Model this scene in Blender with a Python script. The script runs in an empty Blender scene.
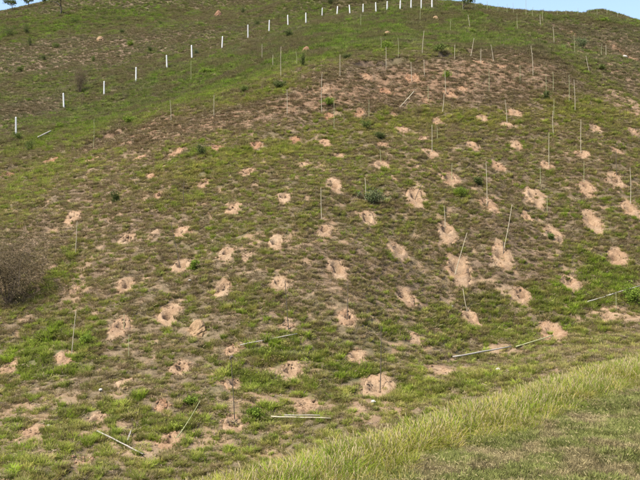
import bpy, math
import numpy as np
from mathutils import Vector

# ------------------------------------------------------------------ camera, sky, sun, exposure
SC = bpy.context.scene
COL = SC.collection
CZ = 10.0                      # camera height in metres
FPX = 879.0                    # focal length in pixels of the 640 px wide photograph
cam_d = bpy.data.cameras.new('camera')
cam_d.sensor_width = 36.0
cam_d.lens = 36.0 * FPX / 640.0
cam_d.clip_start = 0.1
cam_d.clip_end = 3000.0
cam = bpy.data.objects.new('camera', cam_d)
COL.objects.link(cam)
cam.location = (0, 0, CZ)
cam.rotation_euler = (math.radians(90), 0, 0)
SC.camera = cam

TO_SUN = Vector((-0.42, -0.34, 0.84)).normalized()
sun_d = bpy.data.lights.new('sun', 'SUN')
sun_d.energy = 4.8
sun_d.angle = math.radians(0.55)
sun_d.color = (1.0, 0.955, 0.88)
sun = bpy.data.objects.new('sun', sun_d)
COL.objects.link(sun)
sun.location = (-40, -10, 80)
sun.rotation_euler = TO_SUN.to_track_quat('Z', 'Y').to_euler()

W = bpy.data.worlds.new('World')
SC.world = W
W.use_nodes = True
nt = W.node_tree
nt.nodes.clear()
sky = nt.nodes.new('ShaderNodeTexSky')
sky.sky_type = 'NISHITA'
sky.sun_disc = False
sky.sun_elevation = math.asin(TO_SUN.z)
sky.sun_rotation = math.atan2(TO_SUN.x, TO_SUN.y)
sky.air_density = 1.0
sky.dust_density = 2.5
sky.ozone_density = 1.0
bg = nt.nodes.new('ShaderNodeBackground')
bg.inputs['Strength'].default_value = 0.15
wo = nt.nodes.new('ShaderNodeOutputWorld')
nt.links.new(sky.outputs[0], bg.inputs[0])
nt.links.new(bg.outputs[0], wo.inputs[0])

SC.view_settings.view_transform = 'Standard'
SC.view_settings.look = 'None'
SC.view_settings.exposure = 0.95
SC.view_settings.gamma = 1.0
SC.view_settings.use_curve_mapping = False
SC.render.engine = 'CYCLES'
SC.cycles.max_bounces = 5
SC.cycles.diffuse_bounces = 2
SC.cycles.transparent_max_bounces = 4

rng = np.random.default_rng(11)

# ------------------------------------------------------------------ numeric helpers
def _hash(ix, iy, seed):
    ix = ix.astype(np.int64).astype(np.uint64)
    iy = iy.astype(np.int64).astype(np.uint64)
    h = ix * np.uint64(374761393) + iy * np.uint64(668265263) + np.uint64(seed * 1442695 + 97)
    h = (h ^ (h >> np.uint64(13))) * np.uint64(1274126177)
    h = h ^ (h >> np.uint64(16))
    return (h & np.uint64(0xFFFFF)).astype(np.float64) / float(0xFFFFF)

def vnoise(x, y, seed=0):
    x = np.asarray(x, float); y = np.asarray(y, float)
    fx = np.floor(x); fy = np.floor(y)
    u = x - fx; v = y - fy
    u = u * u * (3 - 2 * u); v = v * v * (3 - 2 * v)
    a = _hash(fx, fy, seed); b = _hash(fx + 1, fy, seed)
    c = _hash(fx, fy + 1, seed); d = _hash(fx + 1, fy + 1, seed)
    return (a + (b - a) * u) * (1 - v) + (c + (d - c) * u) * v     # 0..1

def fbm(x, y, seed=0, octs=4):
    s = 0.0; a = 0.5; t = 0.0
    for i in range(octs):
        s = s + a * vnoise(np.asarray(x) * 2 ** i, np.asarray(y) * 2 ** i, seed + 17 * i)
        t += a; a *= 0.5
    return s / t

def sstep(a, b, x):
    t = np.clip((x - a) / (b - a), 0, 1)
    return t * t * (3 - 2 * t)

def unproj(px, py, Y):
    return ((px - 320.0) / FPX * Y, Y, CZ + (240.0 - py) / FPX * Y)

# ------------------------------------------------------------------ the lie of the land
# points of the far hillside: pixel and distance, distances taken from the sizes of stakes (about 2 m) and fence posts (1.5 m)
CTL = [(-60, 500, 24), (0, 480, 25), (100, 452, 27.5), (233, 421, 30), (380, 388, 33), (200, 470, 26.5), (480, 352, 38), (640, 308, 43),
       (0, 400, 33), (0, 330, 39), (0, 260, 46), (0, 200, 55), (0, 165, 66), (16, 135, 77),
       (160, 400, 31.5), (160, 330, 37), (160, 260, 43), (160, 200, 49.5), (160, 150, 58), (160, 118, 67), (110, 140, 66),
       (320, 360, 35), (348, 315, 38), (320, 250, 43), (320, 190, 49), (320, 150, 55), (320, 112, 61), (320, 80, 66), (330, 58, 75), (330, 40, 92),
       (480, 300, 43), (480, 205, 49.5), (480, 145, 57), (480, 108, 63), (480, 62, 70), (450, 45, 80), (450, 25, 98),
       (640, 250, 48), (640, 200, 53), (640, 150, 60), (640, 100, 71), (640, 55, 92), (640, 24, 120), (560, 100, 66), (555, 60, 76), (590, 45, 92),
       (482, 11, 116), (520, 15, 106), (548, 18.5, 104), (562, 17, 114), (580, 16.5, 124), (602, 15.5, 128), (625, 18.5, 126), (432, 8, 128),
       (64, 108, 88), (104, 95, 91), (167, 68, 100), (222, 47, 110), (288, 25, 122), (322, 17, 127), (376, 11, 131), (220, 90, 78),
       (0, 62, 118), (0, 13, 165), (110, 20, 145), (100, -6, 175), (180, -14, 165), (160, 30, 130), (300, -2, 152), (400, 0, 150),
       (-220, 380, 36), (-220, 250, 50), (-220, 150, 75), (-220, 60, 120), (-220, 25, 165),
       (860, 250, 52), (860, 150, 62), (860, 80, 85), (860, 40, 125)]
P = [unproj(*c) for c in CTL]
P += [(-12, 16, CZ - 6.9), (-6, 15, CZ - 6.8), (0, 20, CZ - 6.3), (5, 26, CZ - 5.6), (10, 33, CZ - 4.5), (20, 38, CZ - 3.9), (-16, 24, CZ - 6.6),
      # behind the skyline
      (16, 150, CZ + 27), (24, 135, CZ + 24), (30, 125, CZ + 22), (40, 160, CZ + 27), (58, 165, CZ + 26), (-50, 205, CZ + 38), (0, 205, CZ + 42),
      (60, 220, CZ + 20), (-80, 230, CZ + 34), (100, 200, CZ + 16), (0, 250, CZ + 30)]
P = np.array(P, float)

def tps_fit(pts, lam=2e-5):
    xy = pts[:, :2] / 100.0
    n = len(xy)
    d = np.hypot(xy[:, None, 0] - xy[None, :, 0], xy[:, None, 1] - xy[None, :, 1])
    K = np.where(d > 1e-9, d * d * np.log(np.maximum(d, 1e-9)), 0.0) + lam * np.eye(n)
    Q = np.hstack([np.ones((n, 1)), xy])
    A = np.zeros((n + 3, n + 3))
    A[:n, :n] = K; A[:n, n:] = Q; A[n:, :n] = Q.T
    b = np.zeros(n + 3); b[:n] = pts[:, 2]
    return xy, np.linalg.solve(A, b)

TX, TC = tps_fit(P)

def tps(x, y):
    x = np.asarray(x, float) / 100.0; y = np.asarray(y, float) / 100.0
    z = TC[-3] + TC[-2] * x + TC[-1] * y
    for k in range(len(TX)):
        r2 = (x - TX[k, 0]) ** 2 + (y - TX[k, 1]) ** 2
        z = z + TC[k] * 0.5 * r2 * np.log(np.maximum(r2, 1e-12))
    return z

BN = np.array((-0.777, 0.63))          # the near bank: its edge runs away to the right

def bank_s(x, y):
    return BN[0] * x + BN[1] * y

# erosion cuts on the hill: centre pixel, distance, half length, height, direction
def H0(x, y):
    x = np.asarray(x, float); y = np.asarray(y, float)
    hill = tps(x, y)
    s = bank_s(x, y)
    e = s - 8.0 + 0.5 * (fbm(x * 0.35, y * 0.35, 5, 2) - 0.5)
    bank = CZ - 1.6 - 0.15 * np.clip(y, -20, 10) - 0.75 * np.log1p(np.exp(np.clip(e * 3, -30, 30))) / 3
    bank = np.where(s > 30, -50, bank)
    k = 0.5
    return k * np.logaddexp(bank / k, hill / k)

def relief(x, y):
    s = bank_s(x, y)
    far = sstep(8.2, 10.5, s)
    big = (fbm(x * 0.16, y * 0.16, 3, 3) - 0.5) * 1.0
    mid = (fbm(x * 0.7, y * 0.7, 9, 3) - 0.5) * 0.42
    fin = (fbm(x * 2.6, y * 2.6, 21, 2) - 0.5) * 0.16
    return far * (big * sstep(26, 40, y) * (1 - 0.8 * sstep(75, 100, y)) + mid * (1 - 0.4 * sstep(80, 110, y)) + fin) + (1 - far) * (0.4 * mid + 0.3 * fin)

SCARPS = []                            # filled below once pixels can be turned into ground points

def scarp(x, y):
    z = 0.0
    for (ax, ay, bx, by, h, run) in SCARPS:
        dx, dy = bx - ax, by - ay
        L = math.hypot(dx, dy)
        ux, uy = dx / L, dy / L
        vx, vy = -uy, ux                # uphill side
        if vy < 0: vx, vy = -vx, -vy
        u = (x - ax) * ux + (y - ay) * uy
        wob = (fbm(x * 0.9, y * 0.9, 41, 2) - 0.5) * 1.2
        v = (x - ax) * vx + (y - ay) * vy + wob
        along = sstep(-0.8, 0.8, u) * sstep(L + 0.8, L - 0.8, u)
        z = z - h * along * sstep(0.15, -0.15, v) * sstep(-run, -0.2, v)
    return z

def H(x, y):
    return H0(x, y) + relief(np.asarray(x, float), np.asarray(y, float)) + scarp(np.asarray(x, float), np.asarray(y, float))

YS = np.concatenate([np.arange(9, 60, 0.2), np.arange(60, 210, 0.4)])

def ground_at(px, py):
    """where the lines of sight through these photo pixels first meet the ground"""
    px = np.atleast_1d(np.asarray(px, float)); py = np.atleast_1d(np.asarray(py, float))
    X = (px[:, None] - 320) / FPX * YS[None]
    Z = CZ + (240 - py[:, None]) / FPX * YS[None]
    G = Z - H(X, np.broadcast_to(YS[None], X.shape))
    out = []
    for i in range(len(px)):
        g = G[i]
        w = np.where(g < 0)[0]
        if len(w) and w[0] > 0:
            j = w[0]
            t = g[j - 1] / (g[j - 1] - g[j])
            Y = YS[j - 1] + t * (YS[j] - YS[j - 1])
        else:
            m = YS > 60
            Y = YS[m][np.argmin(g[m])]
        x = (px[i] - 320) / FPX * Y
        out.append((x, Y, float(H(np.array([x]), np.array([Y]))[0])))
    return np.array(out)

_sc = []
for (ax, ay, bx, by, h, run) in [(92, 139, 131, 127, 1.3, 2.6), (352, 62, 402, 57, 0.9, 2.2), (0, 168, 18, 166, 0.9, 1.6), (430, 56, 470, 50, 0.7, 1.8)]:
    g = ground_at([ax, bx], [ay, by])
    _sc.append((g[0, 0], g[0, 1], g[1, 0], g[1, 1], h, run))
SCARPS = _sc

# ------------------------------------------------------------------ what the photo shows: planting pits
# px, py (centre), width px, hole depth m (0 = shallow scrape), redness, label
PITS = [
 # upper scrapes in the brown steep band
 (326, 88, 12, 0, .5, 'small bare red scrape at the foot of the bench, leftmost in the brown steep band'),
 (366, 76, 13, 0, .7, 'bare red scrape high in the brown band between two upright stakes'),
 (386, 91, 17, .15, 1, 'broad red earth scrape in the middle of the brown steep band'),
 (412, 78, 15, .12, .9, 'red scrape at the foot of a thick pale stake below the green bench'),
 (427, 101, 12, 0, .8, 'small red scrape just above the lower edge of the brown band'),
 (449, 94, 16, .1, .7, 'orange pit with a tall stake on its right in the brown band'),
 (461, 88, 10, 0, .7, 'small orange pit right of the tall stake in the brown band'),
 (359, 113, 15, .1, .9, 'red scrape directly left of the leaning pole under the brown band'),
 (394, 115, 12, 0, .8, 'red scrape at the lower end of the leaning pole under the brown band'),
 (329, 116, 14, .1, 1, 'red earth scrape beside a bright green bush, centre, under the brown band'),
 (479, 62, 13, 0, .6, 'red scrape between two leaning stakes near the ridge'),
 (500, 66, 14, 0, .6, 'long red scrape right of the leaning stakes near the ridge'),
 # yellowish strip just under the brown band
 (402, 129, 16, 0, .5, 'flat pale pit, left one in the yellow-green strip under the brown band'),
 (437, 122, 14, 0, .5, 'thin pale pit in the yellow-green strip, left of centre stake bases'),
 (482, 117, 15, 0, .4, 'flat pale pit in the yellow-green strip, below the ridge stakes'),
 (515, 112, 16, 0, .4, 'long flat pale pit in the yellow-green strip, farther right'),
 (507, 125, 18, 0, .3, 'slanting pale pit at the base of a thin leaning stake in the yellow strip'),
 (595, 128, 17, .1, .3, 'flat pale pit on the right, in the strip under the far hill'),
 (632, 131, 16, .1, .4, 'pale pit at the right edge under the far hill scrapes'),
 (472, 145, 17, .1, .4, 'pale pit with no stake, between the two upper middle stakes'),
 (423, 139, 12, 0, .4, 'small thin scrape just above the pit with the tall pale stake'),
 (382, 144, 14, 0, .5, 'thin pale scrape below a small dark shrub, upper centre'),
 (325, 143, 16, 0, .5, 'thin pale scrape on the upper slope just left of the centre line'),
 (303, 164, 16, .1, .2, 'pale pit on the upper slope, above and right of the round pale pit'),
 (339, 155, 15, .1, .4, 'low pale pit with a notch, upper slope near the centre'),
 # upper left
 (50, 161, 19, .1, 1, 'red earth scar below the fallen white pole at the upper left'),
 (8, 175, 17, .2, 1, 'red cut bank at the left edge under the first fence post'),
 (92, 160, 18, 0, .6, 'bare scar directly under the dark erosion cut, upper left'),
 (140, 157, 17, 0, .7, 'faint red scrape just right of the dark erosion cut'),
 (177, 153, 19, .1, .7, 'reddish pit left of a dark leafy shrub, upper left slope'),
 (217, 147, 17, .15, .8, 'orange pit right of a dark leafy shrub, upper left slope'),
 (256, 144, 15, .1, .8, 'orange pit, right one of the orange pair under the brown band on the left'),
 (294, 140, 14, 0, 1, 'small thin red scrape, left of centre under the brown band'),
 (151, 175, 14, 0, .6, 'thin scrape below the reddish pits, upper left'),
 (247, 172, 19, .15, .4, 'pale pit with a crescent back wall, upper left of centre'),
 (204, 183, 18, .1, .5, 'pale slanting pit, upper left, between the crescent pit and a small dark pit'),
 (160, 194, 14, .1, .5, 'small orange pit on the left slope above the leaning dark stake'),
 (73, 216, 20, .15, .3, 'whitish pit with a short leaning stake below it, far left'),
 # middle rows, left half
 (284, 197, 18, .1, .2, 'round very pale pit with no hole, left of centre'),
 (233, 209, 20, .3, .3, 'oval pale pit with a dark hole, left of the round pale pit'),
 (182, 231, 18, 0, .4, 'faint pit crossed by the top of the leaning dark stake'),
 (127, 239, 20, .12, .2, 'bright pale pit on the left, between the far left stake and the leaning dark stake'),
 (276, 242, 20, .3, .1, 'bright pale pit with a small dark hole, left of centre'),
 (226, 251, 20, .35, .2, 'pale pit with two dark notches, above the wide pit with rough soil'),
 (247, 257, 12, 0, .2, 'small pale scrape just right of the pit with two dark notches'),
 (181, 267, 24, .12, .2, 'pale pit at the foot of the leaning dark stake'),
 (126, 286, 22, .12, .3, 'pale round pit on the left, directly below the bright pale pit'),
 (222, 289, 24, .15, .2, 'wide pit of rough broken soil, left of centre'),
 (278, 283, 19, .45, .2, 'pit with a large dark hole on its left side, left of centre'),
 (169, 315, 27, .45, .2, 'large pale pit with a round dark hole, left of the pale spoil heap'),
 (121, 326, 24, .1, .4, 'wide faint pit lower left with a thin stake below it'),
 (76, 289, 14, 0, .4, 'narrow tall bare strip beside bright green grass, left slope'),
 (66, 356, 24, 0, .4, 'bare pit at the foot of the long pale leaning stake, lower left'),
 (287, 326, 16, .1, .3, 'narrow bare pit at the foot of a dark stake, above the long fallen pole'),
 (234, 349, 21, .12, .4, 'pit at the left tip of the long fallen pole'),
 # middle rows, centre and right
 (334, 184, 22, .12, .3, 'pale pit with a raised right rim, near the centre line above the stake'),
 (382, 165, 20, .15, .3, 'round pale pit with a short stake above it, upper centre'),
 (430, 152, 21, .1, .4, 'wide pale pit at the base of the tallest pale stake, upper centre'),
 (393, 179, 9, 0, .3, 'tiny pale scrape below the round pit, centre'),
 (415, 197, 24, .15, .3, 'large pit crossed by a leaning stick, right of the bluish shrub'),
 (450, 178, 21, .1, .4, 'pale pit just above the bright green round bush'),
 (367, 217, 19, .35, .2, 'deep pit with white rim directly below the bluish shrub'),
 (325, 230, 20, .3, .3, 'pit with a dark notch on the centre line, below a thin stake'),
 (446, 230, 23, .25, .3, 'pit with dark notches at the foot of a thin stake, right of centre'),
 (397, 249, 26, .45, .2, 'big round pit with a dark hole on its left, centre of the slope'),
 (337, 270, 26, .12, .3, 'wide rough pit centre left of the big round pit, lower'),
 (405, 298, 25, .3, .4, 'pit with several dark notches and bare soil sliding downhill, lower centre'),
 (347, 317, 22, .1, .4, 'bare pit at the foot of a thin dark stake, lower centre'),
 (489, 206, 22, .3, .4, 'pit with a dark hole at the foot of a straight pale stake, right of centre'),
 (498, 166, 17, 0, .5, 'faint pit on the upper right slope above the straight pale stake'),
 (535, 196, 26, .35, .2, 'large yellowish pit with a dark slot, right of the straight pale stake'),
 (501, 256, 26, .15, .3, 'wide pit at the foot of the long leaning pale stake, right of centre'),
 (458, 271, 32, .15, .3, 'long double pit at the foot of the tilted stake, right of centre'),
 (471, 318, 23, .12, .3, 'bare pit at the foot of a short tilted stick, lower right of centre'),
 (523, 295, 22, .25, .4, 'rough pit with dark stones, lower right'),
 (552, 233, 25, .25, .3, 'pit with green grass growing in it, right side'),
 (527, 217, 14, 0, .4, 'small faint scrape between the large yellowish pit and the leaning stake'),
 (516, 145, 15, 0, .3, 'small pale pit, upper right, between two rows of stakes'),
 (547, 164, 15, .1, .4, 'faint pit at the foot of a pale stake, upper right'),
 (582, 155, 19, .12, .4, 'pit at the foot of a tall thin stake, upper right'),
 (617, 151, 19, .1, .5, 'orange pit without a hole at the upper right'),
 (615, 180, 21, .35, .3, 'pale pit with twin dark holes at the far right'),
 (586, 187, 20, .12, .4, 'brownish pit, far right, left of the twin hole pit'),
 (630, 210, 20, .2, .3, 'pale pit at the foot of a thin stake on the right edge'),
 (591, 222, 26, .1, .3, 'wide smooth pale pit on the right without a hole'),
 (617, 258, 25, .2, .4, 'grey pit with a green tuft at its lower side, right edge'),
 (570, 283, 25, .12, .3, 'bare pit with a yellow back wall, lower right'),
 # foot of the slope
 (10, 367, 24, 0, .4, 'bare slide of soil at the left edge near the foot of the slope'),
 (125, 381, 20, .1, .2, 'pale pit by a small white stone, lower left'),
 (98, 420, 22, .1, .3, 'pit just above the upper end of the fallen pole, lower left'),
 (30, 433, 28, 0, .4, 'wide flat bare patch near the bottom left corner'),
 (180, 367, 24, .12, .3, 'smooth bare pit at the foot of the slope, left of the dark stake'),
 (234, 384, 22, .1, .3, 'flat bare pit halfway up the dark stake, lower left of centre'),
 (290, 371, 26, .12, .2, 'bare pit with a split down the middle under the long fallen pole'),
 (305, 405, 26, .1, .3, 'bare pit above the two parallel fallen poles'),
 (233, 424, 26, .12, .3, 'bare pit at the foot of the tall dark stake, bottom'),
 (170, 439, 28, .1, .4, 'bare pit at the foot of the leaning green stake, bottom'),
 (86, 460, 24, .1, .4, 'bare pit under the fallen pole near the bottom left'),
 (162, 405, 14, 0, .8, 'small red scrape above the leaning green stake'),
 (355, 357, 22, .1, .3, 'whitish bare pit left of the tall thin dark stake, lower centre'),
 (378, 388, 38, .12, .2, 'largest bare pit, at the foot of the tall thin dark stake'),
 (443, 370, 34, .15, .2, 'wide round shallow pit near the tall grass, lower right of centre'),
 (553, 331, 34, .05, .4, 'flat bare patch right of the long fallen pole, lower right'),
 (414, 338, 16, 0, .3, 'small bare scrape at the edge of the green foot of the slope'),
]
pit_g = ground_at([p[0] for p in PITS], [p[1] for p in PITS])
pit_el = np.array([1.45 if 175 < p[1] < 335 else 1.5 if p[1] > 362 else 1.2 if p[1] > 120 else 1.0 for p in PITS])      # dug longer up the steep slope
pit_r = np.array([p[2] for p in PITS]) * pit_g[:, 1] / FPX * 0.5

# soft-edged tracts of bare soil, green growth and dry growth: px, py, half width px, half height px, amount
SOIL = [(619, 313, 34, 6, 1), (605, 316, 20, 5, 1), (495, 350, 26, 5, .8), (60, 399, 26, 6, .6), (150, 130, 30, 10, .5), (75, 285, 10, 30, .5), (620, 100, 22, 12, .7), (632, 110, 12, 10, .7),
        (625, 55, 10, 10, .8), (572, 33, 7, 3, .9), (300, 105, 26, 10, .35), (440, 85, 60, 16, .35), (520, 80, 30, 14, .25), (130, 160, 60, 12, .25),
        (40, 165, 30, 10, .3), (60, 345, 20, 12, .3), (270, 455, 30, 12, .8), (205, 440, 34, 14, .75), (130, 448, 44, 12, .75), (20, 410, 30, 8, .7), (90, 465, 30, 10, .7), (30, 440, 34, 10, .6), (110, 425, 30, 8, .6), (305, 407, 40, 9, .7), (60, 455, 40, 10, .5),
        (405, 315, 20, 24, .4), (450, 290, 22, 18, .35), (520, 305, 16, 20, .4), (335, 290, 20, 20, .25), (250, 400, 44, 10, .65), (375, 410, 36, 12, .7), (300, 372, 30, 8, .5), (445, 372, 30, 8, .5),
        (150, 340, 40, 20, .2), (590, 300, 20, 14, .2), (345, 410, 30, 10, .3), (605, 60, 50, 14, .45)]
GREEN = [(40, 350, 36, 26, 1), (85, 345, 14, 22, 1), (60, 270, 14, 26, .7), (270, 352, 40, 10, 1), (320, 352, 40, 14, .8), (260, 382, 50, 10, 1), (260, 412, 30, 12, .9),
         (190, 430, 30, 14, .8), (65, 372, 36, 10, .8), (300, 335, 30, 10, .5), (410, 335, 60, 12, .6), (350, 370, 40, 12, .9), (445, 320, 20, 16, .7), (560, 300, 60, 16, .9), (600, 275, 40, 20, .8),
         (520, 330, 80, 12, .7), (30, 285, 60, 40, .2), (170, 175, 70, 14, .5), (250, 150, 80, 10, .5), (420, 118, 120, 9, .4), (580, 105, 50, 16, .35), (560, 60, 26, 12, .6),
         (200, 85, 140, 26, .7), (60, 135, 60, 14, .7), (330, 40, 120, 16, .8), (480, 40, 70, 14, .8), (240, 62, 60, 12, .8), (400, 25, 120, 14, .7), (120, 120, 60, 10, .7), (300, 10, 200, 14, .5),
         (110, 18, 120, 10, .8), (40, 28, 60, 12, .7), (110, 85, 40, 8, .4), (490, 300, 40, 20, .6), (460, 192, 12, 10, .5), (80, 440, 90, 40, .45), (240, 300, 30, 14, .4), (100, 410, 60, 10, .5),
         (480, 380, 60, 10, .4), (300, 390, 60, 20, .5), (590, 20, 60, 3, .4), (620, 80, 40, 6, .15), (20, 190, 40, 30, .3), (180, 200, 40, 10, .5), (400, 395, 50, 8, .5)]
DRY = [(440, 80, 130, 26, 1), (310, 100, 60, 18, .8), (170, 128, 70, 14, .7), (540, 62, 50, 20, .8), (20, 265, 45, 40, .8), (60, 60, 120, 16, .5), (120, 40, 140, 10, .6), (30, 110, 40, 10, .6),
       (100, 250, 80, 60, .3), (605, 42, 50, 16, .9), (630, 80, 30, 20, .5), (620, 110, 30, 12, .4), (350, 270, 120, 40, .3), (520, 220, 40, 40, .4), (230, 20, 60, 6, .4), (280, 48, 40, 8, .5), (70, 230, 60, 40, .3),
       (130, 195, 80, 24, .4), (500, 280, 60, 24, .3)]

def band(line, hh, amount, hw=30, step=22):
    out = []
    for (x0, y0), (x1, y1), h0, h1 in zip(line[:-1], line[1:], hh[:-1], hh[1:]):
        n = max(1, int((x1 - x0) / step))
        out += [(x0 + (x1 - x0) * k / n, y0 + (y1 - y0) * k / n, hw, h0 + (h1 - h0) * k / n, amount) for k in range(n)]
    return out

B1 = [(105, 142), (170, 130), (240, 118), (310, 101), (380, 86), (440, 80), (500, 70), (565, 56)]
B2 = [(150, 178), (250, 160), (330, 138), (410, 121), (500, 114), (600, 114), (660, 118)]
DRY += band(B1, [9, 12, 15, 19, 24, 25, 22, 15], 1.0)
SOIL += band(B1, [6, 9, 11, 14, 18, 19, 16, 10], 0.40)
YELLOW = band(B2, [8, 8, 9, 9, 9, 10, 10], 0.9, 34) + [(300, 470, 120, 60, .5), (480, 385, 120, 24, .6), (600, 340, 60, 14, .6), (100, 440, 120, 40, .4)]

def tracts(lst):
    g = ground_at([t[0] for t in lst], [min(t[1], 478) for t in lst])
    # how long the tract is up the slope, measured between its upper and lower pixel rows
    lo = ground_at([t[0] for t in lst], [t[1] + t[3] * 0.7 for t in lst])
    hi = ground_at([t[0] for t in lst], [t[1] - t[3] * 0.7 for t in lst])
    ry = np.clip((hi[:, 1] - lo[:, 1]) * 0.7, 0.8, 40)
    rx = np.array([t[2] for t in lst]) * g[:, 1] / FPX
    return [(g[i, 0], 0.5 * (lo[i, 1] + hi[i, 1]), rx[i], ry[i], lst[i][4]) for i in range(len(lst))]

T_SOIL, T_GREEN, T_DRY, T_YEL = tracts(SOIL), tracts(GREEN), tracts(DRY), tracts(YELLOW)

def tract_field(T, x, y, seed):
    wx = (fbm(x * 0.8, y * 0.8, seed, 3) - 0.5); wy = (fbm(x * 0.8, y * 0.8, seed + 5, 3) - 0.5)
    f = np.zeros_like(x)
    for (cx, cy, rx, ry, a) in T:
        d = np.hypot((x - cx + wx * rx * 0.9) / rx, (y - cy + wy * ry * 0.9) / ry)
        f = np.maximum(f, a * sstep(1.35, 0.45, d))
    return f

def pit_field(x, y, k0=0.6, k1=1.0):
    """1 inside a pit, 0 outside; also the index-free carve depth"""
    f = np.zeros_like(x)
    for (c, r, el) in zip(pit_g, pit_r, pit_el):
        m = (np.abs(x - c[0]) < r * 1.75) & (np.abs(y - c[1]) < r * el * 1.75)
        if m.any():
            d = np.hypot(x[m] - c[0], (y[m] - c[1]) / el) / r
            f[m] = np.maximum(f[m], sstep(k1, k0, d))
    return f

# ------------------------------------------------------------------ materials
def new_mat(name):
    m = bpy.data.materials.new(name)
    m.use_nodes = True
    n = m.node_tree.nodes; n.clear()
    out = n.new('ShaderNodeOutputMaterial')
    b = n.new('ShaderNodeBsdfPrincipled')
    b.inputs['Roughness'].default_value = 0.85
    b.inputs['Specular IOR Level'].default_value = 0.2
    m.node_tree.links.new(b.outputs[0], out.inputs[0])
    return m, m.node_tree, b, out

def noise_node(t, scale, detail=4.0, rough=0.6, vec=None):
    n = t.nodes.new('ShaderNodeTexNoise')
    n.inputs['Scale'].default_value = scale
    n.inputs['Detail'].default_value = detail
    n.inputs['Roughness'].default_value = rough
    if vec: t.links.new(vec, n.inputs['Vector'])
    return n

def ramp(t, fac, stops):
    r = t.nodes.new('ShaderNodeValToRGB')
    e = r.color_ramp.elements
    while len(e) > 1: e.remove(e[-1])
    e[0].position = stops[0][0]; e[0].color = (*stops[0][1], 1)
    for p, c in stops[1:]:
        k = e.new(p); k.color = (*c, 1)
    t.links.new(fac, r.inputs[0])
    return r

def mixc(t, fac, a, b):
    m = t.nodes.new('ShaderNodeMix'); m.data_type = 'RGBA'
    if hasattr(fac, 'links'): t.links.new(fac, m.inputs[0])
    else: m.inputs[0].default_value = fac
    for s, k in ((a, 6), (b, 7)):
        if hasattr(s, 'links'): t.links.new(s, m.inputs[k])
        else: m.inputs[k].default_value = (*s, 1)
    return m.outputs[2]

def attr(t, name, kind='GEOMETRY'):
    a = t.nodes.new('ShaderNodeAttribute'); a.attribute_name = name; a.attribute_type = kind
    return a

def bump(t, b, h, strength, dist):
    n = t.nodes.new('ShaderNodeBump')
    n.inputs['Strength'].default_value = strength
    n.inputs['Distance'].default_value = dist
    t.links.new(h, n.inputs['Height']); t.links.new(n.outputs[0], b.inputs['Normal'])

def soil_colours(t, vec):
    n1 = noise_node(t, 1.7, 5, 0.65, vec); n2 = noise_node(t, 14, 4, 0.7, vec)
    pale = ramp(t, n1.outputs[0], [(0.3, (.200, .132, .074)), (0.5, (.272, .190, .114)), (0.72, (.330, .243, .155))])
    red = ramp(t, n1.outputs[0], [(0.3, (.165, .082, .040)), (0.5, (.220, .118, .062)), (0.72, (.275, .165, .095))])
    spk = ramp(t, n2.outputs[0], [(0.38, (.72, .70, .68)), (0.55, (1, 1, 1))])
    return pale.outputs[0], red.outputs[0], spk.outputs[0], n2.outputs[0]

def mult(t, a, b):
    m = t.nodes.new('ShaderNodeMix'); m.data_type = 'RGBA'; m.blend_type = 'MULTIPLY'
    m.inputs[0].default_value = 1.0
    t.links.new(a, m.inputs[6]); t.links.new(b, m.inputs[7])
    return m.outputs[2]

# hillside: litter, thin turf and bare soil
M_GROUND, t, b, _ = new_mat('hillside_ground')
co = t.nodes.new('ShaderNodeTexCoord').outputs['Object']
pale, red, spk, spkv = soil_colours(t, co)
nl = noise_node(t, 3.1, 6, 0.7, co); nf = noise_node(t, 19, 3, 0.7, co); nm = noise_node(t, 0.55, 4, 0.6, co)
litter = ramp(t, nl.outputs[0], [(0.30, (.068, .046, .028)), (0.46, (.118, .081, .050)), (0.62, (.178, .124, .078)), (0.75, (.235, .166, .106))])
turf = ramp(t, nl.outputs[0], [(0.3, (.046, .050, .018)), (0.5, (.078, .080, .030)), (0.7, (.12, .11, .05))])
soilc = mult(t, mixc(t, attr(t, 'red').outputs['Fac'], pale, red), spk)
base = mixc(t, attr(t, 'turf').outputs['Fac'], litter.outputs[0], turf.outputs[0])
fine = ramp(t, nf.outputs[0], [(0.3, (.6, .6, .6)), (0.5, (1, 1, 1)), (0.7, (1.2, 1.17, 1.12))])
base = mult(t, base, fine.outputs[0])
t.links.new(mixc(t, attr(t, 'soil').outputs['Fac'], base, soilc), b.inputs['Base Color'])
bump(t, b, nf.outputs[0], 0.8, 0.06)

M_SOIL, t, b, _ = new_mat('dug_soil')
co = t.nodes.new('ShaderNodeTexCoord').outputs['Object']
geo = t.nodes.new('ShaderNodeNewGeometry').outputs['Position']
pale, red, spk, spkv = soil_colours(t, geo)
oi = attr(t, 'red')
wn = noise_node(t, 2.6, 5, 0.7, geo)
wf = t.nodes.new('ShaderNodeMath'); wf.operation = 'MULTIPLY_ADD'; wf.use_clamp = True
t.links.new(wn.outputs[0], wf.inputs[0]); wf.inputs[1].default_value = 3.2
wa = t.nodes.new('ShaderNodeMath'); wa.operation = 'SUBTRACT'
t.links.new(attr(t, 'worn').outputs['Fac'], wa.inputs[0]); wa.inputs[1].default_value = 1.95
t.links.new(wa.outputs[0], wf.inputs[2])
t.links.new(mult(t, mixc(t, wf.outputs[0], mixc(t, oi.outputs['Fac'], pale, red), (.145, .102, .066)), spk), b.inputs['Base Color'])
bump(t, b, spkv, 0.9, 0.05)

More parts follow.
